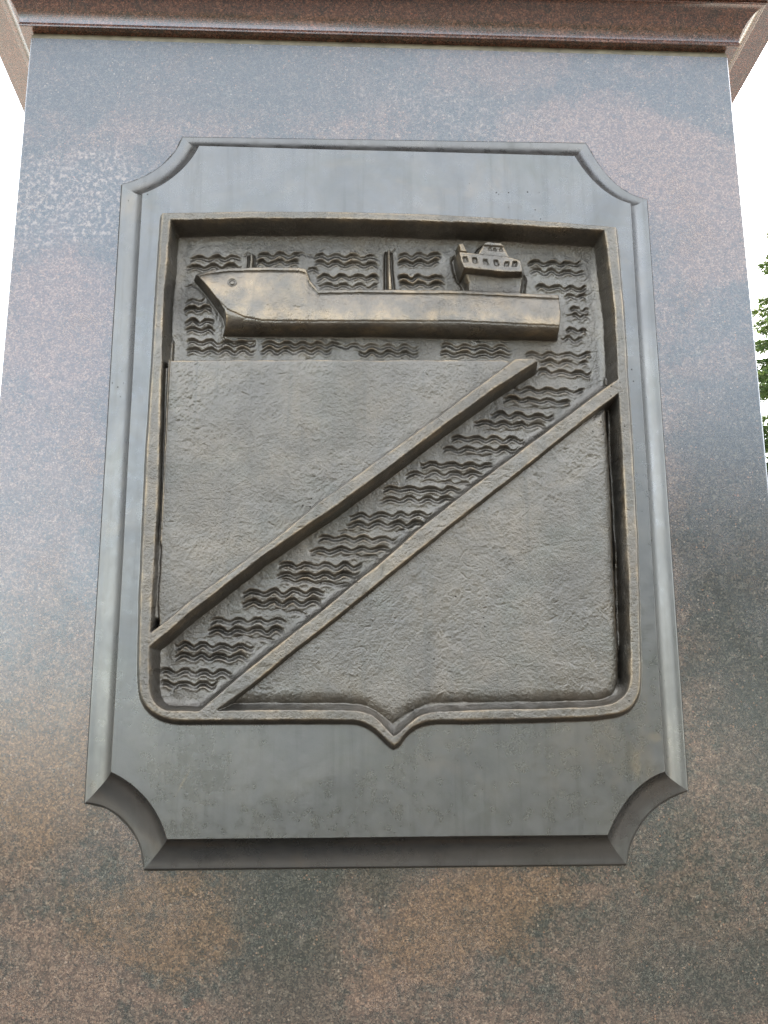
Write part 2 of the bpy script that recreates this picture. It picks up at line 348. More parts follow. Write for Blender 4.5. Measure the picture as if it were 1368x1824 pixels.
def bronze(name, cast):
    g = NT(name)
    wear = g.n('ShaderNodeAttribute', attribute_name='wear').outputs['Fac']
    n1 = g.noise(9.0, 5, .6, .6)
    n2 = g.noise(45.0, 4, .6)
    n3 = g.noise(260.0, 3, .6)
    if cast:
        base = g.ramp(n1, [(.30, (.112, .099, .084)), (.5, (.136, .119, .098)), (.7, (.160, .134, .104))])
    else:
        base = g.ramp(n1, [(.30, (.118, .113, .105)), (.5, (.138, .131, .120)), (.7, (.155, .144, .128))])
    base = g.mix(g.rng(n2, .35, .7, 0, .35 if cast else .18), base, (.175, .156, .132))
    # greenish brown patina clouds
    base = g.mix(g.rng(g.noise(5.0, 4, .6, 1.0, co=g.vm('ADD', g.co, (4, 9, 2))), .5, .75, 0, .35), base, (.115, .115, .095))
    rub = g.math('MULTIPLY', g.rng(wear, .05, .7), g.rng(g.noise(18.0, 5, .65), .38, .68, .1, 1.0))
    base = g.mix(g.math('MULTIPLY', rub, .72), base, (.32, .235, .145))
    # pin holes of the casting
    pv = g.vor(70.0)
    pm = g.rng(g.math('ADD', pv, g.math('MULTIPLY', g.rng(g.noise(5.0, 3, .6, co=g.vm('ADD', g.co, (1, 2, 3))), .45, .66, .4, 0), 1.0)), .05, .12, 1, 0)
    base = g.mix(g.math('MULTIPLY', pm, .85), base, (.02, .018, .015))
    g.l(base, g.b.inputs['Base Color'])
    g.s(g.b.inputs['Metallic'], .9 if cast else .9)
    rg = g.math('ADD', g.math('MULTIPLY', n2, .5), g.math('MULTIPLY', g.noise(6.0, 4, .6, .8, co=g.vm('ADD', g.co, (2, 5, 8))), .5))
    g.s(g.b.inputs['Roughness'], g.rng(rg, .36, .64, (.27 if cast else .24), (.52 if cast else .40)))
    if not cast:       # two smears of old tan paint and a yellowish scratch on the plate
        for (sx, sz, rx_, rz_, tl_) in ((.4035, ZC - .505, .008, .026, 4), (.437, ZC - .464, .012, .009, 0), (-.335, ZC - .535, .0016, .022, 28)):
            mp = g.n('ShaderNodeMapping', vector_type='TEXTURE')
            mp.inputs['Location'].default_value = (sx, -.045, sz)
            mp.inputs['Rotation'].default_value = (0, math.radians(tl_), 0)
            mp.inputs['Scale'].default_value = (rx_, 9.0, rz_)
            g.l(g.co, mp.inputs[0])
            dd = g.math('ADD', g.vm('LENGTH', mp.outputs[0]), g.math('MULTIPLY', g.noise(90.0, 4, .65), 1.3))
            base = g.mix(g.rng(dd, 1.0, 2.0, .24, 0), base, (.32, .24, .15))
    # faint rain streaks
    mp = g.n('ShaderNodeMapping'); mp.inputs['Scale'].default_value = (60, 60, 3.0); g.l(g.co, mp.inputs[0])
    stn = g.noise(1.0, 4, .6, .3, co=mp.outputs[0])
    base = g.mix(g.rng(stn, .50, .72, 0, .35), base, (.095, .09, .078))
    base = g.mix(g.rng(g.noise(2.2, 5, .65, 1.4), .56, .70, 0, .30), base, (.21, .165, .12))
    g.l(base, g.b.inputs['Base Color'])
    h = g.math('SUBTRACT', g.math('MULTIPLY', n2, .6 if cast else .25), g.math('MULTIPLY', pm, 1.2))
    if cast:
        h = g.math('ADD', h, g.math('MULTIPLY', n3, .5))
        h = g.math('ADD', h, g.math('MULTIPLY', g.math('MULTIPLY', g.noise(190.0, 4, .7, .2), 1.0), g.rng(g.noise(7.0, 3, .6), .35, .7, .25, 1.3)))
        nrm = g.bump(h, .8, .0024)
    else:
        h = g.math('ADD', h, g.math('MULTIPLY', n3, .12))
        h = g.math('ADD', h, g.math('MULTIPLY', n1, .5))
        nrm = g.bump(h, .5, .0012)
    g.l(nrm, g.b.inputs['Normal'])
    return g.m

M_CAST = bronze('cast_bronze', True)
M_SMOOTH = bronze('smooth_bronze', False)

# ------------------------------------------------------------------ ground
g = NT('paving')
br = g.n('ShaderNodeTexBrick')
br.inputs['Scale'].default_value = 2.0
br.inputs['Mortar Size'].default_value = .008
br.inputs['Color1'].default_value = (.050, .046, .042, 1)
br.inputs['Color2'].default_value = (.042, .040, .037, 1)
br.inputs['Mortar'].default_value = (.04, .037, .033, 1)
g.l(g.co, br.inputs['Vector'])
g.l(g.mix(g.rng(g.noise(.8, 5), .3, .7, 0, .4), br.outputs[0], (.055, .048, .038)), g.b.inputs['Base Color'])
g.s(g.b.inputs['Roughness'], .85)
M_PAVE = g.m
g = NT('grass')
g.l(g.ramp(g.noise(.5, 6), [(.3, (.020, .030, .012)), (.7, (.036, .048, .018))]), g.b.inputs['Base Color'])
g.s(g.b.inputs['Roughness'], .9)
M_GRASS = g.m

o = mesh_obj('ground', [(-900, -900, -.004), (900, -900, -.004), (900, 900, -.004), (-900, 900, -.004)], [(0, 1, 2, 3)], M_GRASS)
o['kind'] = 'structure'
o = mesh_obj('pavement', [(-11, -12, 0), (11, -12, 0), (11, .25, 0), (-11, .25, 0)], [(0, 1, 2, 3)], M_PAVE)
o['kind'] = 'structure'
g = NT('pale_slabs')
br = g.n('ShaderNodeTexBrick')
br.inputs['Scale'].default_value = 1.6
br.inputs['Mortar Size'].default_value = .008
br.inputs['Color1'].default_value = (.36, .32, .27, 1)
br.inputs['Color2'].default_value = (.30, .27, .23, 1)
br.inputs['Mortar'].default_value = (.12, .10, .08, 1)
g.l(g.co, br.inputs['Vector']); g.l(br.outputs[0], g.b.inputs['Base Color']); g.s(g.b.inputs['Roughness'], .8)
o = mesh_obj('path', [(-11, .25, .004), (11, .25, .004), (11, 14, .004), (-11, 14, .004)], [(0, 1, 2, 3)], g.m)  # unseen pale ground added to bounce light up onto the side soffits
o['kind'] = 'structure'

# ------------------------------------------------------------------ pedestal
XO, PW = -.0015, .6903            # centre and half width of the shaft
WALL_TOP = ZC + .879
ped = thing('granite_pedestal', 'tall square pedestal of polished speckled granite with a moulded cornice on top', 'pedestal', (XO, PW, 0))

def ring_sweep(name, prof, mat, parent, smooth_cols=()):
    """sweep a profile of (outset, z) round the square shaft, mitred at the corners"""
    V, Fc = [], []
    cs = [(-1, 0), (1, 0), (1, 1), (-1, 1)]
    for o_, z in prof:
        for sx, far in cs:
            V.append((XO + sx * (PW + o_), (-o_ if not far else 2 * PW + o_), z))
    for i in range(len(prof) - 1):
        for k in range(4):
            a = i * 4 + k; b = i * 4 + (k + 1) % 4
            Fc.append((a, b, b + 4, a + 4))
    ob = mesh_obj(name, V, Fc, mat, parent)
    return ob

def shaft():
    ch = .0045                     # eased arris on the vertical edges
    P = []
    for sx, sy, a0 in ((-1, 0, 180), (1, 0, 270), (1, 1, 0), (-1, 1, 90)):
        cx = XO + sx * (PW - ch); cy = ch if sy == 0 else 2 * PW - ch
        for k in range(7):
            a = math.radians(a0 + 15 * k)
            P.append((cx + ch * math.cos(a), cy + ch * math.sin(a)))
    n = len(P)
    V = [(x, y, 0.0) for x, y in P] + [(x, y, WALL_TOP) for x, y in P]
    Fc = [(i, (i + 1) % n, n + (i + 1) % n, n + i) for i in range(n)] + [tuple(range(n, 2 * n))]
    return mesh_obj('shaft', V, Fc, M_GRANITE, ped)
shaft()
ZT = WALL_TOP
gm = NT('bedding_mortar')
gm.l(gm.ramp(gm.noise(40, 5), [(.3, (.16, .13, .09)), (.7, (.30, .25, .17))]), gm.b.inputs['Base Color']); gm.s(gm.b.inputs['Roughness'], .75)
ring_sweep('mortar_bed', [(-.12, ZT + .0005), (-.0015, ZT + .0005), (-.0010, ZT + .0075), (-.0035, ZT + .0085), (-.0035, ZT + .013)], gm.m, ped)

def cornice():
    zs = ZC + .8925
    prof = [(-.02, zs), (.0168, zs), (.0184, zs + .0008), (.0190, zs + .0030), (.0188, zs + .0062), (.0178, zs + .0085)]
    # cyma: concave sweep, then swelling out under the corona
    x0, z0, x1, z1 = .0178, zs + .0085, .0607, ZC + .956
    n = 22
    for i in range(1, n + 1):
        t = i / n
        s = t * t * (3 - 2 * t)
        a_ = math.radians(14 + 66 * t); c0, s0 = math.cos(math.radians(14)), math.sin(math.radians(14)); c1, s1 = math.cos(math.radians(80)), math.sin(math.radians(80))
        prof.append((x0 + (x1 - x0) * (c0 - math.cos(a_)) / (c0 - c1), z0 + (z1 - z0) * (math.sin(a_) - s0) / (s1 - s0)))
    prof += [(.0625, z1 + .0012), (.0640, z1 + .0012), (.0640, z1 + .005), (.100, z1 + .005), (.1012, z1 + .0055),
             (.1012, z1 + .016), (.1030, z1 + .018), (.118, z1 + .018), (.1195, z1 + .0195), (.1195, z1 + .10), (.02, z1 + .15), (-.68, z1 + .15)]
    ring_sweep('cornice', prof, M_CORNICE, ped)
cornice()

# ------------------------------------------------------------------ plaque: frame moulding
plaque = thing('bronze_plaque', 'framed bronze plaque with notched corners showing a ship above wavy water on a shield', 'plaque', (0, 0, ZC - .67))

def resample(pts, n):
    p = np.array(pts, float)
    d = np.r_[0, np.cumsum(np.hypot(*np.diff(p, axis=0).T))]
    t = d / d[-1]
    # cubic fit keeps the arc smooth through the measured points
    u = np.linspace(0, 1, n)
    cx = np.polyfit(t, p[:, 0], 3); cz = np.polyfit(t, p[:, 1], 3)
    q = np.stack([np.polyval(cx, u), np.polyval(cz, u)], 1)
    q += (1 - u)[:, None] * (p[0] - q[0]) + u[:, None] * (p[-1] - q[-1])
    return q

NA = 17
arcs_out = [resample(a, NA) for a in (FRAME_OUT_BL, FRAME_OUT_BR, FRAME_OUT_TR, FRAME_OUT_TL)]
arcs_in = [resample(a, NA) for a in (FRAME_IN_BL, FRAME_IN_BR, FRAME_IN_TR, FRAME_IN_TL)]

def moulding(po, pi):
    """cove between the outer foot on the wall and the arris of the plate"""
    nsec = 12
    V, Fc = [], []
    n = len(po)
    prof = [(0.0, 0.0), (0.0, 4.5), (.015, 5.6), (.05, 6.0)]
    for i in range(1, nsec + 1):
        a = math.radians(80) * i / nsec
        u = .05 + .93 * (math.sin(a) / math.sin(math.radians(80))) ** 1.05
        h = 6.0 + (PLATE - 7.2) * ((1 - math.cos(a)) / (1 - math.cos(math.radians(80)))) ** .95
        prof.append((u, h))
    prof += [(.992, PLATE - .35), (1.0, PLATE)]
    m_ = len(prof)
    for k in range(n):
        for u, h in prof:
            x = po[k][0] + (pi[k][0] - po[k][0]) * u
            z = po[k][1] + (pi[k][1] - po[k][1]) * u
            V.append((x / 1000, -h / 1000, ZC + z / 1000))
    for k in range(n - 1):
        for j in range(m_ - 1):
            a = k * m_ + j
            Fc.append((a, a + m_, a + m_ + 1, a + 1))
    ob = mesh_obj('frame_moulding', V, Fc, M_SMOOTH, plaque, smooth=True)
    at = ob.data.attributes.new('wear', 'FLOAT', 'POINT')
    at.data.foreach_set('value', [(.16 if j >= m_ - 3 else (.09 if j in (1, 2) else 0.0)) for k in range(n) for j in range(m_)])
    return ob

for k in range(4):
    moulding(arcs_out[k], arcs_in[k])
    a0, a1 = arcs_out[k][-1], arcs_out[(k + 1) % 4][0]
    b0, b1 = arcs_in[k][-1], arcs_in[(k + 1) % 4][0]
    n = 26
    ts = np.linspace(0, 1, n)
    wob = np.interp(ts, np.linspace(0, 1, 7), np.r_[0, RNG.normal(0, .45, 5), 0])
    L = b1 - b0; nn = np.array([L[1], -L[0]]) / np.hypot(*L)
    moulding([a0 + (a1 - a0) * t for t in ts], [b0 + (b1 - b0) * t + nn * w for t, w in zip(ts, wob)])
    arcs_in[k] = np.vstack([arcs_in[k], [b0 + (b1 - b0) * t + nn * w for t, w in zip(ts[1:-1], wob[1:-1])]])
plate_outline = np.vstack(arcs_in)
oo = np.vstack(arcs_out)
oc = oo.mean(axis=0)
dd_ = np.roll(oo, -1, axis=0) - np.roll(oo, 1, axis=0)
nn_o = np.stack([dd_[:, 1], -dd_[:, 0]], 1); nn_o /= np.linalg.norm(nn_o, axis=1, keepdims=True)
rw = RNG.uniform(1.6, 3.6, len(oo))[:, None]
V = [(x / 1000, -.0009, ZC + z / 1000) for x, z in oo - nn_o * 1.0] + [(x / 1000, -.0002, ZC + z / 1000) for x, z in oo + nn_o * rw]
n = len(oo)
gj = NT('dirty_sealant'); gj.s(gj.b.inputs['Base Color'], (.045, .036, .026)); gj.s(gj.b.inputs['Roughness'], .8)
mesh_obj('sealant_joint', V, [(i, (i + 1) % n, n + (i + 1) % n, n + i) for i in range(n)], gj.m, plaque)

# ------------------------------------------------------------------ plaque: the relief, sculpted as one height field and cut into its parts
G = 1.1
so = np.array(SHIELD_OUT)
X0, X1 = so[:, 0].min() - 22, so[:, 0].max() + 22
Z0, Z1 = so[:, 1].min() - 22, so[:, 1].max() + 22
NX, NZ = int((X1 - X0) / G) + 1, int((Z1 - Z0) / G) + 1
gx = X0 + np.arange(NX) * G
gz = Z0 + np.arange(NZ) * G
XX, ZZ = np.meshgrid(gx, gz)          # [z, x]

def vnoise(scale, seed):
    """smooth value noise over the grid, features about `scale` mm, range about -1..1"""
    r = np.random.default_rng(seed)
    nx, nz = int((X1 - X0) / scale) + 4, int((Z1 - Z0) / scale) + 4
    t = r.uniform(-1, 1, (nz, nx))
    u = (gx - X0) / scale; v = (gz - Z0) / scale
    iu, iv = u.astype(int), v.astype(int)
    fu, fv = u - iu, v - iv
    fu = fu * fu * (3 - 2 * fu); fv = fv * fv * (3 - 2 * fv)
    a = t[iv][:, iu] * (1 - fu) + t[iv][:, iu + 1] * fu
    b = t[iv + 1][:, iu] * (1 - fu) + t[iv + 1][:, iu + 1] * fu
    return a * (1 - fv)[:, None] + b * fv[:, None]

def sdf(poly, pad=40.0):
    """signed distance (inside positive) over the window round the polygon; elsewhere -pad"""
    p = np.array(poly, float)
    i0, i1 = max(int((p[:, 0].min() - pad - X0) / G), 0), min(int((p[:, 0].max() + pad - X0) / G) + 2, NX)
    j0, j1 = max(int((p[:, 1].min() - pad - Z0) / G), 0), min(int((p[:, 1].max() + pad - Z0) / G) + 2, NZ)
    x = XX[j0:j1, i0:i1].astype(np.float32); z = ZZ[j0:j1, i0:i1].astype(np.float32)
    d2 = np.full(x.shape, 1e9, np.float32)
    ins = np.zeros(x.shape, bool)
    for a, b in zip(p, np.roll(p, -1, axis=0)):
        ex, ez = b - a
        wx, wz = x - a[0], z - a[1]
        t = np.clip((wx * ex + wz * ez) / (ex * ex + ez * ez + 1e-9), 0, 1)
        d2 = np.minimum(d2, (wx - ex * t) ** 2 + (wz - ez * t) ** 2)
        if ez != 0:
            c = ((a[1] <= z) != (b[1] <= z)) & (wx < ex * wz / ez)
            ins ^= c
    S = np.full(XX.shape, -pad, np.float32)
    S[j0:j1, i0:i1] = np.sqrt(d2) * np.where(ins, 1, -1)
    return S

def round_poly(pts, it=2, cutmax=9.0):
    p = [np.array(q, float) for q in pts]
    for _ in range(it):
        out = []
        n = len(p)
        for i in range(n):
            a, b, c = p[i - 1], p[i], p[(i + 1) % n]
            u, v = a - b, c - b
            lu, lv = np.hypot(*u), np.hypot(*v)
            turn = math.degrees(math.acos(np.clip(-(u @ v) / (lu * lv), -1, 1)))
            if turn < 2 or turn > 58:
                out.append(b); continue
            k = min(.25 * lu, .25 * lv, cutmax)
            out += [b + u / lu * k, b + v / lv * k]
        p = out
    return np.array(p)

def smooth_poly(pts, it=2):
    p = np.array(pts, float)
    for _ in range(it):
        q = np.roll(p, -1, axis=0)
        p = np.stack([p * .75 + q * .25, p * .25 + q * .75], 1).reshape(-1, 2)
    return p

wob = vnoise(38, 1) * .7 + vnoise(12, 2) * .45 + vnoise(5, 3) * .2
def sstep(t):
    t = np.clip(t, 0, 1)
    return t * t * (3 - 2 * t)
def ramp_up(S, draft, rnd=.25):
    """0 outside the draft, 1 on top, upper arris a little rounded"""
    t = np.clip(1 + (S - .6) / draft, 0, 1 + .0)
    return np.where(t < 1 - rnd, t * (1 - rnd / 2) / (1 - rnd), 1 - (rnd / 2) * ((1 - t) / rnd) ** 2 * 1.0)

LAB = np.zeros(XX.shape, np.int32)
S_out = sdf(round_poly(SHIELD_OUT, 2)) + wob * .5
S_in = sdf(round_poly(SHIELD_IN, 2), 60) + wob
H = PLATE + (RIM - PLATE) * ramp_up(S_out, 7.0, .4)
rimtop = RIM + .5 * vnoise(26, 11) + .25 * vnoise(8, 12)
H = np.where(S_out > 0, np.maximum(H, 0) + (rimtop - RIM) * np.clip(S_out / 4, 0, 1), H)
LAB[S_out > -7.4] = 1

# recess: wall, fillet, floor
d = np.clip(S_in, 0, 100)
steep = vnoise(60, 5) * 1.2
dw = 11.0 + steep
wall = np.clip(d / dw, 0, 1)
fil = np.clip((d - dw) / 15.0, 0, 1)
floor = FIELD + .7 * vnoise(30, 21) + .45 * vnoise(9, 22) + .25 * vnoise(3.5, 23)
Hr = np.where(d < dw, rimtop + (floor + 5.5 - rimtop) * (wall ** 1.12), floor + 5.5 * (1 - fil) ** 2)
ins = S_in > 0
H = np.where(ins, Hr, H)
LAB[ins & (d > dw * .95)] = 2

def blend_top(S, top, draft, rnd, lab, lab_pad=None):
    global H, LAB
    t = ramp_up(S, draft, rnd)
    new = FIELD - 2 + (top - (FIELD - 2)) * t
    up = ins & (S > -draft) & (new > H + .05)
    H = np.where(up, new, H)
    LAB[up] = lab

# panels: rough skin, softly rounded edges
skin = .55 * vnoise(24, 31) + .28 * vnoise(7.0, 32) + .26 * vnoise(3.2, 33)
spots = np.clip(vnoise(90, 34) * .8 + vnoise(40, 35) * .7, 0, 1)
skin2 = skin * (.8 + 1.5 * spots)
S_ul = sdf([(x - (4 if i in (0, 11, 12, 13) else 0), z) for i, (x, z) in enumerate(PANEL_UL)]) + wob
S_lr = sdf(PANEL_LR, 60) + wob
blend_top(S_ul, 48 + skin2 - 1.6 * np.exp(-np.clip(S_ul, 0, 50) / 3.0), 4.0, .4, 3)
edge_r = 7.0 * (1 - np.clip(S_lr / 20.0, 0, 1)) ** 2.2
blend_top(S_lr, 47 + skin2 * .8 - edge_r, 7.0, .4, 4)
# thin casting fin standing in the gutter beside the lower panel and along the left rim
# towards the foot of the shield the gutter is shallow and the rim slopes up out of it
si_ = np.array(SHIELD_IN)
lr_ = np.array(PANEL_LR)
zfoot = lr_[4:13, 1].min()
wz = 1 - sstep((ZZ - (si_[14, 1] + 8)) / 45)
bl_ = np.array(BAND_LOWER); pa, pb = bl_[13], bl_[20]
zl_ = sstep((ZZ - (np.array(PANEL_UL)[:, 1].min() + 5)) / 20) * (1 - sstep((ZZ - (np.array(PANEL_UL)[0, 1] - 14)) / 8))
Hl = (43.5 + 13.5 * np.clip(1 - np.clip(S_in, 0, 99) / 6.0, 0, 1) ** 1.4) * zl_
okl = ins & (XX < -250) & (XX < np.array(PANEL_UL)[0, 0] + 25) & (Hl > H) & (S_in > .5)
H = np.where(okl, Hl, H)
bandx = pa[0] + (ZZ - pa[1]) * (pb[0] - pa[0]) / (pb[1] - pa[1])
Hb = 39.5 + 18.0 * np.clip(1 - np.clip(S_in, 0, 99) / 13.0, 0, 1) ** 1.4 + .4 * vnoise(18, 91)
Hb = Hb * wz
okb = ins & (XX > bandx - 2) & (S_in > .5) & (Hb > H) & (wz > .02)
H = np.where(okb, Hb, H)
# raised bands
for poly, lab, dr in ((BAND_UPPER, 5, 8.0), (BAND_LOWER, 6, 9.0)):
    S = sdf(poly) + wob * .7
    top = RIM - .3 + .5 * vnoise(20, 41 + lab) + .3 * vnoise(7, 51 + lab)
    t = ramp_up(S, dr, .3)
    new = FIELD - 1 + (top - FIELD + 1) * t
    if lab == 6:   # long soft flank towards the water
        new = np.maximum(new, np.where((S > -22) & (LAB == 2), FIELD + 20 * np.clip(1 + S / 22, 0, 1) ** 2, 0))
    up = (S > -22) & ((new > H + .05) & (S_in > -4))
    H = np.where(up, new, H)
    LAB[up & (S > -dr)] = lab
    # scribed line where the band meets the panel
    line = np.exp(-((S + 2.2) / 1.1) ** 2) * 1.5
    H = np.where((S < 0) & ((LAB == 3) | (LAB == 4)), H - line, H)

# waves cut into the water
def add_wave(idx, x0, z0, x1, z1, xc, P, dpt):
    global H
    r = np.random.default_rng(900 + idx)
    pad = 14
    i0, i1 = max(int((min(x0, x1) - pad - X0) / G), 0), min(int((max(x0, x1) + pad - X0) / G) + 2, NX)
    j0, j1 = max(int((min(z0, z1) - 18 - Z0) / G), 0), min(int((max(z0, z1) + 18 - Z0) / G) + 2, NZ)
    x = XX[j0:j1, i0:i1]; z = ZZ[j0:j1, i0:i1]
    u = (x - x0) / (x1 - x0)
    base = z0 + (z1 - z0) * u
    A = (3.0 if dpt > .6 else 2.0) * (1 + .25 * np.interp(x, np.linspace(x0, x1, 6), r.normal(0, 1, 6)))
    ph = 2 * np.pi * ((x - xc) / P + .05 * np.interp(x, np.linspace(x0, x1, 5), r.normal(0, 1, 5)))
    line = base + A * (np.cos(ph) - .10 * np.cos(2 * ph)) + .35 * np.interp(x, np.linspace(x0, x1, 30), r.normal(0, 1, 30))
    slope = -A * 2 * np.pi / P * np.sin(ph)
    s = (z - line) / np.sqrt(1 + slope ** 2)           # up positive
    ends = sstep((x - x0 + 4) / 8) * sstep((x1 + 4 - x) / 10)
    th = (1 + .28 * np.cos(ph)) * (.62 + .38 * r.uniform()) * ends * (1 + .18 * np.interp(x, np.linspace(x0, x1, 7), r.normal(0, 1, 7)))
    w = 3.1 if dpt > .6 else 2.0
    # sharp upper lip, floor rising gently to a ridge underneath
    cut = np.where(s > 0, np.exp(-(s / (w * .75)) ** 2), np.exp(-(s / (w * 1.25)) ** 2))
    ridge = np.exp(-((s + 7.2) / 2.6) ** 2) * 1.9 + np.exp(-((s - 4.2) / 2.2) ** 2) * .8
    D = (-5.5 * min(dpt, 1.15) * cut + ridge * min(dpt, 1)) * th
    flat = (H[j0:j1, i0:i1] < FIELD + 7) & (LAB[j0:j1, i0:i1] != 3) & (LAB[j0:j1, i0:i1] != 4)
    H[j0:j1, i0:i1] = np.where(flat, H[j0:j1, i0:i1] + D, H[j0:j1, i0:i1])
    sel = flat & (cut * th > .22) & (LAB[j0:j1, i0:i1] == 2)
    sub = LAB[j0:j1, i0:i1]
    sub[sel] = 100 + idx
    return int(sel.sum())
for i, wv in enumerate(WAVES):
    add_wave(i, *wv)

# the ship
def interp_line(pts, X):
    p = np.array(sorted(pts)); return np.interp(X, p[:, 0], p[:, 1])
S_h = sdf(HULL_OUTLINE) + wob * .5
zd, zch, zk = interp_line(HULL_DECK, XX), interp_line(HULL_CHINE, XX), interp_line(HULL_KEEL, XX)
tu = np.clip((ZZ - zch) / np.maximum(zd - zch, 1), 0, 1)
tl = np.clip((zch - ZZ) / np.maximum(zch - zk, 1), 0, 1)
hh = np.where(ZZ > zch, 52 - 15.0 * tu ** 1.6, 13 + 37.5 * np.sqrt(np.clip(1 - tl ** 2, 0, 1)) ** .9)
hh = hh - .9 * np.exp(-((ZZ - zch + 1.0) / 1.3) ** 2)
bowx = np.array(HULL_OUTLINE)[0, 0]
hh = hh - 9 * np.exp(-np.clip(XX - bowx, 0, None) / 30.0)
dk = zd - ZZ
rail = (dk < 8.0) & (dk > -3)
hh = np.where(rail, hh + 2.6, hh) - 1.3 * np.exp(-((dk - 9.0) / 1.2) ** 2)
hh = hh + .45 * vnoise(16, 61) + .25 * vnoise(5, 62)
S_k = np.minimum(S_h, 100)
t = ramp_up(S_h, 5.5, .35)
keep = (S_h > -5.5) & (ZZ > zk - 1.5)
new = FIELD - 2 + (hh - FIELD + 2) * t
halo = np.clip(1 + S_h / 12.0, 0, 1) * (S_h < 0) * (XX < bowx + 110) * (ZZ < zd - 6)
H = np.where(LAB != 1, H - 3.0 * halo * (S_in > 20), H)
up = keep & (new > H)
H = np.where(up, new, H)
LAB[up] = 7
LAB[up & rail] = 8
# anchor hawse hole
hx, hz = HAWSE[0]
rr = np.hypot(XX - hx, ZZ - hz)
H = H - 2.6 * np.exp(-((rr - 6.4) / 1.5) ** 2) + 1.0 * np.exp(-(rr / 3.2) ** 2)
LAB[rr < 8.6] = 9

def raise_part(poly, hfun, draft, lab, amp=.5, halo_w=0):
    global H
    S = sdf(poly, 25) + wob * amp
    if halo_w:
        H = np.where((S < 0) & (S > -halo_w * 2.5) & ((LAB == 2) | (LAB >= 100)), H - 4.0 * np.exp(-((S + draft) / halo_w) ** 2), H)
    t = ramp_up(S, draft, .3)
    new = FIELD - 2 + (hfun - FIELD + 2) * t
    up = (S > -draft) & (new > H)
    H = np.where(up, new, H)
    LAB[up] = lab
    return S
# deck house: concave front between bridge and deck
bz = np.array(CABIN_BLOCK)[:, 1]
tb = np.clip((ZZ - bz.min()) / (bz.max() - bz.min()), 0, 1)
raise_part(CABIN_BLOCK, 41 - 8 * np.sin(np.pi * np.clip(tb, 0, 1)) ** 1.0 + 5 * tb, 6.5, 10, .3, 5)
raise_part(FUNNEL, 38, 3.5, 21, .2)
wb = np.array(WHEELHOUSE)
raise_part(WHEELHOUSE, 41 + 6 * np.clip((wb[:, 1].max() - ZZ) / 22, 0, 1), 6.0, 20, .3, 4)
raise_part(WHEELROOF, 47 + 0 * H, 2.5, 20, .3)
bb = np.array(BRIDGE); bl = np.interp(XX, [bb[0, 0], bb[3, 0]], [bb[0, 1], bb[3, 1]])
raise_part(BRIDGE, 49.5 + 7.5 * np.clip((bl - ZZ) / 30, 0, 1) + .4 * vnoise(6, 71), 5.0, 10, .3, 5)
for i, (wx, wz) in enumerate(BRIDGE_WINDOW):
    a = np.maximum(np.abs((XX - wx) + (.12 if i < 4 else -.25) * (ZZ - wz)) / 4.6, np.abs(ZZ - wz) / (6.6 if i != 4 else 5.6))
    H = H - 5.5 * (1 - sstep((a - .55) / .6))
    LAB[a < .95] = 30 + i
for i, (wx, wz) in enumerate(WHEEL_WINDOW):
    a = np.maximum(np.abs(XX - wx) / 3.2, np.abs(ZZ - wz) / 3.2)
    H = H - 3.5 * (1 - sstep((a - .5) / .7))
    LAB[a < .95] = 40 + i
# masts: tapered posts with a gouge on either side
for pts, lab, w0, w1 in ((MAST_FORE, 22, 2.2, 2.8), (MAST_MID, 23, 1.3, 4.2)):
    p = np.array(pts)
    zz = np.clip((p[0, 1] - ZZ) / (p[0, 1] - p[-1, 1]), 0, 1)
    cx = np.interp(ZZ, p[::-1, 1], p[::-1, 0])
    w_ = w0 + (w1 - w0) * zz
    inr = (ZZ < p[0, 1]) & (ZZ > p[-1, 1] - 6) & (LAB != 8) & (LAB != 7)
    ax = np.abs(XX - cx)
    fade = sstep((p[0, 1] - ZZ) / 6)
    gou = np.exp(-((ax - w_ - 3.2) / (2.3 if lab == 23 else 1.6)) ** 2) * 6 * fade
    post = sstep(1 - (ax - w_ * .6) / 3.0) * (17 if lab == 23 else 11) * fade
    H = np.where(inr & (H < 30), H - gou * (XX - cx < 0) - gou * .7 * (XX - cx > 0) + post, H)
    LAB[inr & (ax < w_ + 1) & (H > FIELD + 1)] = lab
mx, mz = MAST_FORE[0]
arc = np.hypot(XX - mx + 6, (ZZ - mz + 5) * 1.0)
H = H - 2.2 * np.exp(-((arc - 6) / 1.4) ** 2) * (ZZ > mz - 5) * (XX < mx)
mx, mz = MAST_MID[0]
H = H - 2.5 * np.exp(-(((XX - mx - 7) - (ZZ - mz + 4) * .6) / 1.3) ** 2) * (np.abs(ZZ - mz + 1) < 6)

# thin fins left in the gutters beside the panels
def fin(x_of_z, z_lo, z_hi, h, wd):
    global H
    c = x_of_z(ZZ) + .5 * vnoise(40, 81)
    f = np.exp(-((XX - c) / wd) ** 2) * sstep((ZZ - z_lo) / 15) * sstep((z_hi - ZZ) / 15)
    H = np.where((LAB == 2) | (LAB == 1) | (LAB == 4) | (LAB == 3), np.maximum(H, np.where(f > .03, H + h * f, H)), H)
si = np.array(SHIELD_IN)
rr_ = si[7:13]; ll_ = si[34:38]
fin(lambda z: np.interp(z, rr_[::-1, 1], rr_[::-1, 0]) - 13.0, -325, 185, 9.0, 1.5)
fin(lambda z: np.interp(z, [si[33, 1], si[34, 1], si[35, 1], si[36, 1]], [si[33, 0], si[34, 0], si[35, 0], si[36, 0]]) + 9.0, -150, 245, 9.0, 1.2)

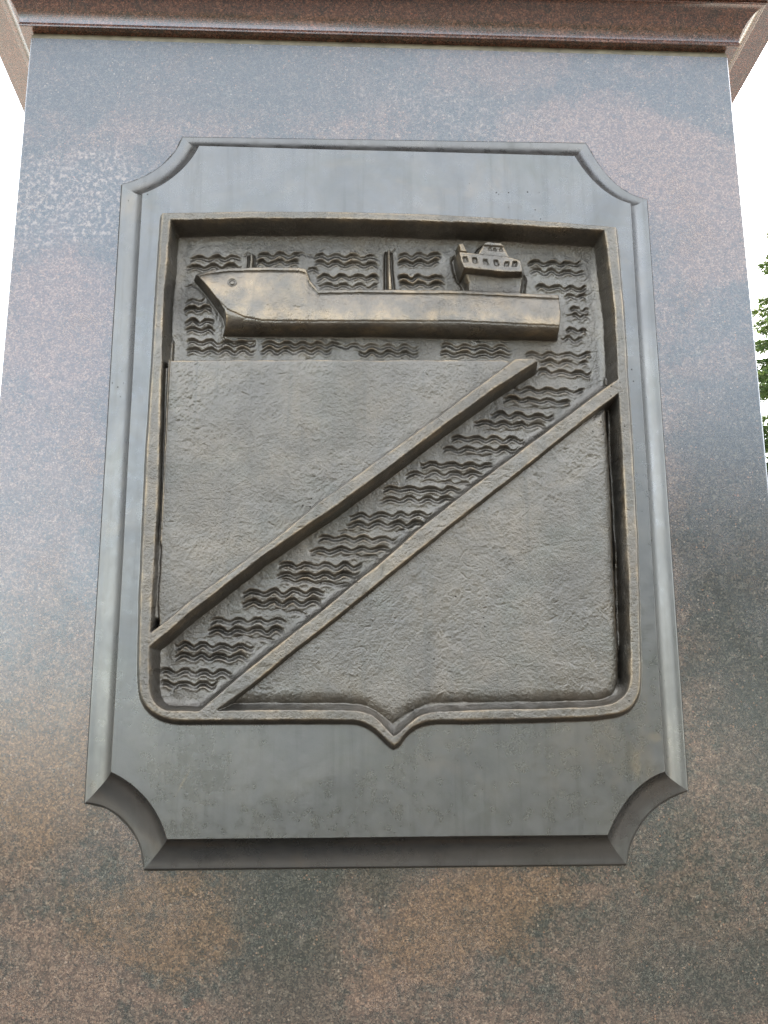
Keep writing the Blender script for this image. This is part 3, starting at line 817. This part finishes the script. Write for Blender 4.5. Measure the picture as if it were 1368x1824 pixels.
# a few thin curved scratches across the lower panel
for (x0_, z0_, x1_, z1_, k_) in ((118, -172, 138, -146, .12), (124, -168, 146, -178, -.2), (172, -332, 200, -350, .2), (-58, -318, -38, -324, .25), (44, -350, 62, -344, -.2)):
    ex_, ez_ = x1_ - x0_, z1_ - z0_
    tt = np.clip(((XX - x0_) * ex_ + (ZZ - z0_) * ez_) / (ex_ ** 2 + ez_ ** 2), 0, 1)
    bow = 4 * tt * (1 - tt) * k_
    dd_ = np.hypot(XX - x0_ - ex_ * tt + ez_ * bow, ZZ - z0_ - ez_ * tt - ex_ * bow)
    H = H - .8 * np.exp(-(dd_ / .9) ** 2) * np.sqrt(np.clip(4 * tt * (1 - tt) + .1, 0, 1))
# small dents, nicks and stray marks of the casting
r = np.random.default_rng(55)
for _ in range(420):
    x, z = r.uniform(X0 + 30, X1 - 30), r.uniform(Z0 + 50, Z1 - 30)
    L_, w_, a_ = r.uniform(1.5, 9), r.uniform(.8, 1.3), r.uniform(0, math.pi)
    if r.uniform() < .6: a_ = r.normal(0, .4)
    i, j = int((x - X0) / G), int((z - Z0) / G)
    k = 12
    sl = (slice(max(j - k, 0), j + k), slice(max(i - k, 0), i + k))
    if LAB[j, i] in (0, 1) and r.uniform() < .7: continue
    dx, dz = XX[sl] - x, ZZ[sl] - z
    u = dx * math.cos(a_) + dz * math.sin(a_); v = -dx * math.sin(a_) + dz * math.cos(a_)
    m_ = np.exp(-(v / w_) ** 2) * np.exp(-(u / L_) ** 4)
    H[sl] += np.where(LAB[sl] > 0, m_ * r.choice([-1.0, -.8, .7]) , 0)

# keep the margin exactly level with the plate
marg = S_out < -7.6
H = np.where(marg, PLATE, H)
LAB[marg] = 0

# light smoothing pass of the whole surface (cast, not machined)
Hs = H.copy()
Hs[1:-1, 1:-1] = (H[1:-1, 1:-1] * 4 + (H[:-2, 1:-1] + H[2:, 1:-1] + H[1:-1, :-2] + H[1:-1, 2:])) / 8
H = Hs
gzz, gxx = np.gradient(H, G)
Nn = np.stack([-gxx, -np.ones_like(H), -gzz], -1)
Nn /= np.linalg.norm(Nn, axis=-1, keepdims=True)
def blur(A, n):
    for _ in range(n):
        A = (np.roll(A, 1, 0) + np.roll(A, -1, 0) + np.roll(A, 1, 1) + np.roll(A, -1, 1) + A) / 5
    return A
wear = np.clip((H - blur(H, 9)) / 2.4, 0, 1)
rubbed = np.zeros_like(H)
rubbed[(LAB == 1) | (LAB == 5) | (LAB == 6)] = .24
rubbed[LAB == 8] = .4
rubbed[LAB == 7] = ((.80 * np.exp(-((ZZ - zch - 7) / 11.0) ** 2) * (1 - .35 * np.clip((XX - bowx) / 500, 0, 1)) + .32) * sstep((ZZ - zch + 3) / 5) + .12)[LAB == 7]
rubbed[(LAB == 10) | ((LAB >= 20) & (LAB < 45))] = .25
rubbed *= np.clip(.85 + .35 * vnoise(90, 301) + .2 * vnoise(22, 302) + .12 * vnoise(7, 303), 0, 1.5) * np.clip(1.4 + H * 0 - np.hypot(gxx, gzz) * .8, 0, 1)
wear = np.clip(blur(wear + rubbed, 2), 0, 1)

P3 = np.stack([XX / 1000, -H / 1000, ZC + ZZ / 1000], -1).reshape(-1, 3)
N3 = Nn.reshape(-1, 3)
W1 = wear.reshape(-1)
idx = np.arange(NX * NZ).reshape(NZ, NX)
Q = np.stack([idx[:-1, :-1], idx[:-1, 1:], idx[1:, 1:], idx[1:, :-1]], -1).reshape(-1, 4)
FL_ = LAB[:-1, :-1].reshape(-1)

def cut(label, name, parent, extra=None, mat=None):
    q = Q[np.isin(FL_, label)]
    if len(q) < 4:
        return None
    used, inv = np.unique(q.ravel(), return_inverse=True)
    return quad_mesh(name, P3[used], inv.reshape(-1, 4), mat or M_CAST, parent, N3[used], {'wear': W1[used]})

# back plate: the flat margin of the sculpted field plus the flat ring out to the frame
rect = np.array([(gx[0], gz[0]), (gx[-1], gz[0]), (gx[-1], gz[-1]), (gx[0], gz[-1])])
loops = [[Vector((p[0], p[1], 0)) for p in plate_outline], [Vector((p[0], p[1], 0)) for p in rect[::-1]]]
tris = tessellate_polygon(loops)
allp = np.vstack([plate_outline, rect[::-1]])
qm = Q[FL_ == 0]
used, inv = np.unique(qm.ravel(), return_inverse=True)
nv = len(used)
V = np.vstack([P3[used], np.stack([allp[:, 0] / 1000, np.full(len(allp), -PLATE / 1000), ZC + allp[:, 1] / 1000], -1)])
me = bpy.data.meshes.new('back_plate')
tr = []
for a, b, c in tris:
    A, B, C_ = allp[a], allp[b], allp[c]
    ccw = (B[0] - A[0]) * (C_[1] - A[1]) - (B[1] - A[1]) * (C_[0] - A[0])
    if abs(ccw) < 1e-9: continue
    tr.append((a + nv, b + nv, c + nv) if ccw > 0 else (a + nv, c + nv, b + nv))
me.vertices.add(len(V)); me.vertices.foreach_set('co', V.astype(np.float32).ravel())
li = np.r_[inv.ravel(), np.array(tr).ravel()].astype(np.int32)
me.loops.add(len(li)); me.loops.foreach_set('vertex_index', li)
ls = np.r_[np.arange(len(qm)) * 4, len(qm) * 4 + np.arange(len(tr)) * 3].astype(np.int32)
me.polygons.add(len(ls)); me.polygons.foreach_set('loop_start', ls)
me.update(calc_edges=True)
me.polygons.foreach_set('use_smooth', np.ones(len(ls), dtype=bool))
me.normals_split_custom_set_from_vertices(np.vstack([N3[used], np.tile([0, -1.0, 0], (len(allp), 1))]).tolist())
me.materials.append(M_SMOOTH)
back = put(bpy.data.objects.new('back_plate', me), plaque)

rim = cut(1, 'shield_rim', plaque)
water = cut(2, 'water_field', plaque)
pl = cut(3, 'shield_panel', plaque); pl['label'] = 'rough flat panel left of the diagonal, under the ship'
pl = cut(4, 'shield_panel', plaque); pl['label'] = 'rough flat panel in the lower right of the shield'
b_ = cut(5, 'diagonal_band', plaque); b_['label'] = 'upper raised diagonal band'
b_ = cut(6, 'diagonal_band', plaque); b_['label'] = 'lower raised diagonal band'
for i in range(len(WAVES)):
    cut(100 + i, 'wave', water)
hull = cut(7, 'ship_hull', plaque)
cut(8, 'deck_rail', hull)
cut(9, 'hawse_hole', hull)
house = cut(10, 'ship_bridge', plaque)
cut(20, 'wheelhouse', house)
cut(21, 'funnel', house)
for i in range(6):
    cut(30 + i, 'window', house)
for i in range(3):
    cut(40 + i, 'window', house)
cut(22, 'mast', plaque)
cut(23, 'mast', plaque)

# ------------------------------------------------------------------ trees
def leaf_material(name, a, b, c):
    g = NT(name)
    oi = g.n('ShaderNodeAttribute', attribute_name='tone').outputs['Fac']
    g.l(g.ramp(oi, [(0, a), (.6, b), (1, c)]), g.b.inputs['Base Color'])
    g.s(g.b.inputs['Roughness'], .6)
    tl = g.n('ShaderNodeBsdfTranslucent')
    g.l(g.ramp(oi, [(0, a), (.6, b), (1, c)]), tl.inputs[0])
    mx = g.n('ShaderNodeMixShader'); mx.inputs[0].default_value = .35
    g.l(g.b.outputs[0], mx.inputs[1]); g.l(tl.outputs[0], mx.inputs[2]); g.l(mx.outputs[0], g.out.inputs[0])
    return g.m
M_NEEDLE = leaf_material('spruce_needles', (.035, .062, .020), (.085, .135, .038), (.17, .21, .06))
M_LEAF = leaf_material('leaves', (.022, .034, .010), (.040, .056, .016), (.075, .085, .025))
g = NT('bark')
g.l(g.ramp(g.noise(14, 5), [(.3, (.05, .035, .025)), (.7, (.14, .10, .07))]), g.b.inputs['Base Color'])
g.l(g.bump(g.noise(30, 5), .8, .02), g.b.inputs['Normal'])
M_BARK = g.m

def tube(path, radii, n=7):
    V, Fc = [], []
    for k, (p, rd) in enumerate(zip(path, radii)):
        p = Vector(p)
        t = (Vector(path[min(k + 1, len(path) - 1)]) - Vector(path[max(k - 1, 0)])).normalized()
        a = t.orthogonal().normalized(); b = t.cross(a)
        for i in range(n):
            an = 2 * math.pi * i / n
            V.append(p + a * rd * math.cos(an) + b * rd * math.sin(an))
        if k:
            o_ = (k - 1) * n
            for i in range(n):
                Fc.append((o_ + i, o_ + (i + 1) % n, o_ + n + (i + 1) % n, o_ + n + i))
    return V, Fc

def leaf_object(name, pts, dirs, size, mat, parent, tones, asp=.5):
    """many small leaf faces"""
    n = len(pts)
    rr = np.random.default_rng(3)
    P_ = np.array(pts); D_ = np.array(dirs); D_ /= np.linalg.norm(D_, axis=1, keepdims=True)
    up = rr.normal(0, 1, (n, 3)); S_ = np.cross(D_, up); S_ /= np.linalg.norm(S_, axis=1, keepdims=True)
    sz = np.array(size).reshape(-1, 1) * rr.uniform(.6, 1.3, (n, 1))
    V = np.stack([P_, P_ + D_ * sz * .5 + S_ * sz * asp / 2, P_ + D_ * sz, P_ + D_ * sz * .5 - S_ * sz * asp / 2], 1).reshape(-1, 3)
    Q_ = np.arange(4 * n).reshape(-1, 4)
    return quad_mesh(name, V, Q_, mat, parent, None, {'tone': np.repeat(np.array(tones), 4)})

def spruce(loc, height, spread):
    t = thing('spruce_tree', 'green conifer with drooping layered branches behind the right edge of the pedestal', 'tree', loc)
    L0 = Vector(loc)
    V, Fc = tube([L0 + Vector((0, 0, z * height)) for z in (0, .25, .5, .75, 1)], [.19, .15, .11, .06, .01], 9)
    mesh_obj('trunk', V, Fc, M_BARK, t, smooth=True)
    rn = random.Random(11)
    BV, BF = [], []
    pts, dirs, tones, sizes = [], [], [], []
    z = height * .18
    while z < height * .985:
        rad = (height - z) * spread * rn.uniform(.85, 1.12)
        nb = 9
        a0 = rn.uniform(0, 6.28)
        for k in range(nb):
            a = a0 + 6.283 * k / nb + rn.uniform(-.25, .25)
            R_ = rad * rn.uniform(.75, 1.12)
            path = []
            zz0 = z + rn.uniform(-.09, .09)
            for s in range(7):
                u = s / 6
                path.append(L0 + Vector((math.cos(a) * R_ * u, math.sin(a) * R_ * u, zz0 + R_ * (.10 * u - .34 * u * u + .12 * u ** 4))))
            v, f = tube(path, [.022 * (1 - .85 * s / 6) + .003 for s in range(7)], 4)
            o_ = len(BV); BV += v; BF += [tuple(i + o_ for i in q_) for q_ in f]
            dense = 1
            near = math.cos(a) < .5
            nn_ = int(R_ * (1100 if near else 120))
            for _ in range(nn_):
                u = rn.uniform(.12, 1.0)
                i = min(int(u * 6), 5); p = path[i].lerp(path[i + 1], u * 6 - i)
                side = rn.choice((-1, 1))
                w = (.05 + .30 * R_ * .5 * (1 - u) ** .6 * u ** .3) * rn.random()
                tang = Vector((-math.sin(a), math.cos(a), 0))
                out = Vector((math.cos(a), math.sin(a), 0))
                p = p + tang * side * w + out * (-.02) + Vector((0, 0, -abs(rn.gauss(0, .035)) - w * .25 + .02))
                pts.append(p[:]); dd = out * rn.uniform(.3, 1) + tang * side * rn.uniform(.1, .9) + Vector((0, 0, rn.uniform(-.5, .25)))
                dirs.append(dd[:]); sizes.append(.062)
                tones.append(min(1, max(0, .25 + .5 * u + rn.gauss(0, .2))))
        z += .21 * rn.uniform(.85, 1.15)
    mesh_obj('branches', BV, BF, M_BARK, t, smooth=True)
    leaf_object('needles', pts, dirs, sizes, M_NEEDLE, t, tones, .28)
    return t
spruce((6.06, 10.0, 0), 10.3, .47)

# broad-leaved trees on the far side of the square, behind the camera (the polished stone mirrors them)
def broadleaf_meshes(seed):
    rn = random.Random(seed)
    H_ = 9.0
    V, Fc = tube([(0, 0, 0), (.1, 0, 1.5), (.0, .1, 3.2), (.15, .0, 5.0), (.1, .1, 7.2)], [.30, .24, .2, .14, .04], 9)
    tips = []
    for k in range(9):
        a = 6.283 * k / 9 + rn.uniform(-.3, .3); z0 = rn.uniform(2.4, 5.4)
        L_ = rn.uniform(1.9, 3.1)
        p = [(.1, .05, z0), (.1 + math.cos(a) * L_ * .5, math.sin(a) * L_ * .5, z0 + L_ * .55), (.1 + math.cos(a) * L_, math.sin(a) * L_, z0 + L_ * .8)]
        v, f = tube(p, [.10, .06, .02], 6)
        o_ = len(V); V += v; Fc += [tuple(i + o_ for i in q_) for q_ in f]
        tips += [Vector(p[1]), Vector(p[2])]
    cl = [t_ + Vector((rn.gauss(0, .5), rn.gauss(0, .5), rn.gauss(0, .4))) for t_ in tips for _ in range(3)] + [Vector((rn.gauss(0, .8), rn.gauss(0, .8), rn.uniform(6, 8.6))) for _ in range(14)]
    pts, dirs, sz, tn = [], [], [], []
    for c_ in cl:
        R_ = rn.uniform(.5, 1.0); tone = rn.uniform(.1, .7)
        for _ in range(150):
            d_ = Vector((rn.gauss(0, 1), rn.gauss(0, 1), rn.gauss(0, .8))).normalized()
            p = c_ + d_ * R_ * rn.uniform(.4, 1.05)
            pts.append(p[:]); dirs.append((d_ + Vector((rn.gauss(0, .6), rn.gauss(0, .6), rn.gauss(0, .6)))).normalized()[:])
            sz.append(.19); tn.append(min(1, max(0, tone + rn.gauss(0, .15))))
    return V, Fc, pts, dirs, sz, tn
V, Fc, pts, dirs, sz, tn = broadleaf_meshes(5)
spots_ = [(-19, -33, .70, ''), (-12.0, -32, .62, ''), (-3.6, -29, .85, ''), (1.3, -26.5, .9, ''), (5.2, -20.5, 1.1, ''), (9.2, -21.5, 1.0, ''), (14.0, -20, 1.1, '')]  # the two leftmost are added to darken the plaque's undersides
names_ = ['leafy tree at the left end of the row across the square', 'tall leafy tree second from the left across the square', 'small leafy tree third from the left across the square',
          'leafy tree in the middle of the row across the square', 'leafy tree just right of the middle across the square', 'tallest leafy tree across the square, second from the right', 'leafy tree at the right end of the row across the square']
first = None
for (x, y, s, _), lb in zip(spots_, names_):
    t = thing('broadleaf_tree', lb, 'tree', (x, y, 0), 'trees across the square')
    t.rotation_euler = (0, 0, x * 1.7)
    t.scale = (s, s, s)
    if first is None:
        a = mesh_obj('trunk', V, Fc, M_BARK, None, smooth=True)
        b = leaf_object('crown', pts, dirs, sz, M_LEAF, None, tn, .7)
        first = (a, b)
    else:
        a, b = first[0].copy(), first[1].copy()
        COL.objects.link(a); COL.objects.link(b)
    for o_ in (a, b):
        o_.parent = t
        o_.location = (0, 0, 0)

# unseen leafy screen added to close the bright gap under the trees
hr = np.random.default_rng(17)
nh = 26000
hx_ = hr.uniform(-24, 22, nh); face = hr.uniform(0, 1, nh)
hy_ = np.where(face < .6, -18.0 + hr.normal(0, .05, nh), -18.0 - hr.uniform(0, 1.0, nh))
hz_ = np.where(face < .6, hr.uniform(0, 1.9, nh), 1.9 + hr.normal(0, .05, nh))
hp = np.stack([hx_, hy_, hz_], 1)
hd = np.stack([hr.normal(0, .6, nh), hr.normal(.5, .5, nh), hr.normal(.3, .6, nh)], 1)
t = thing('hedge', 'long clipped green hedge along the far side of the square', 'hedge', (0, -18.5, 0))
leaf_object('foliage', hp, hd, np.full(nh, .16), M_LEAF, t, np.clip(hr.normal(.4, .2, nh), 0, 1), .7)
hb = [(x, y, z) for x in (-24, 22) for y in (-18.05, -18.95) for z in (0, 1.85)]
mesh_obj('twigs', hb, [(0, 1, 5, 4), (2, 6, 7, 3), (1, 3, 7, 5), (0, 2, 3, 1), (4, 5, 7, 6)], M_BARK, t)
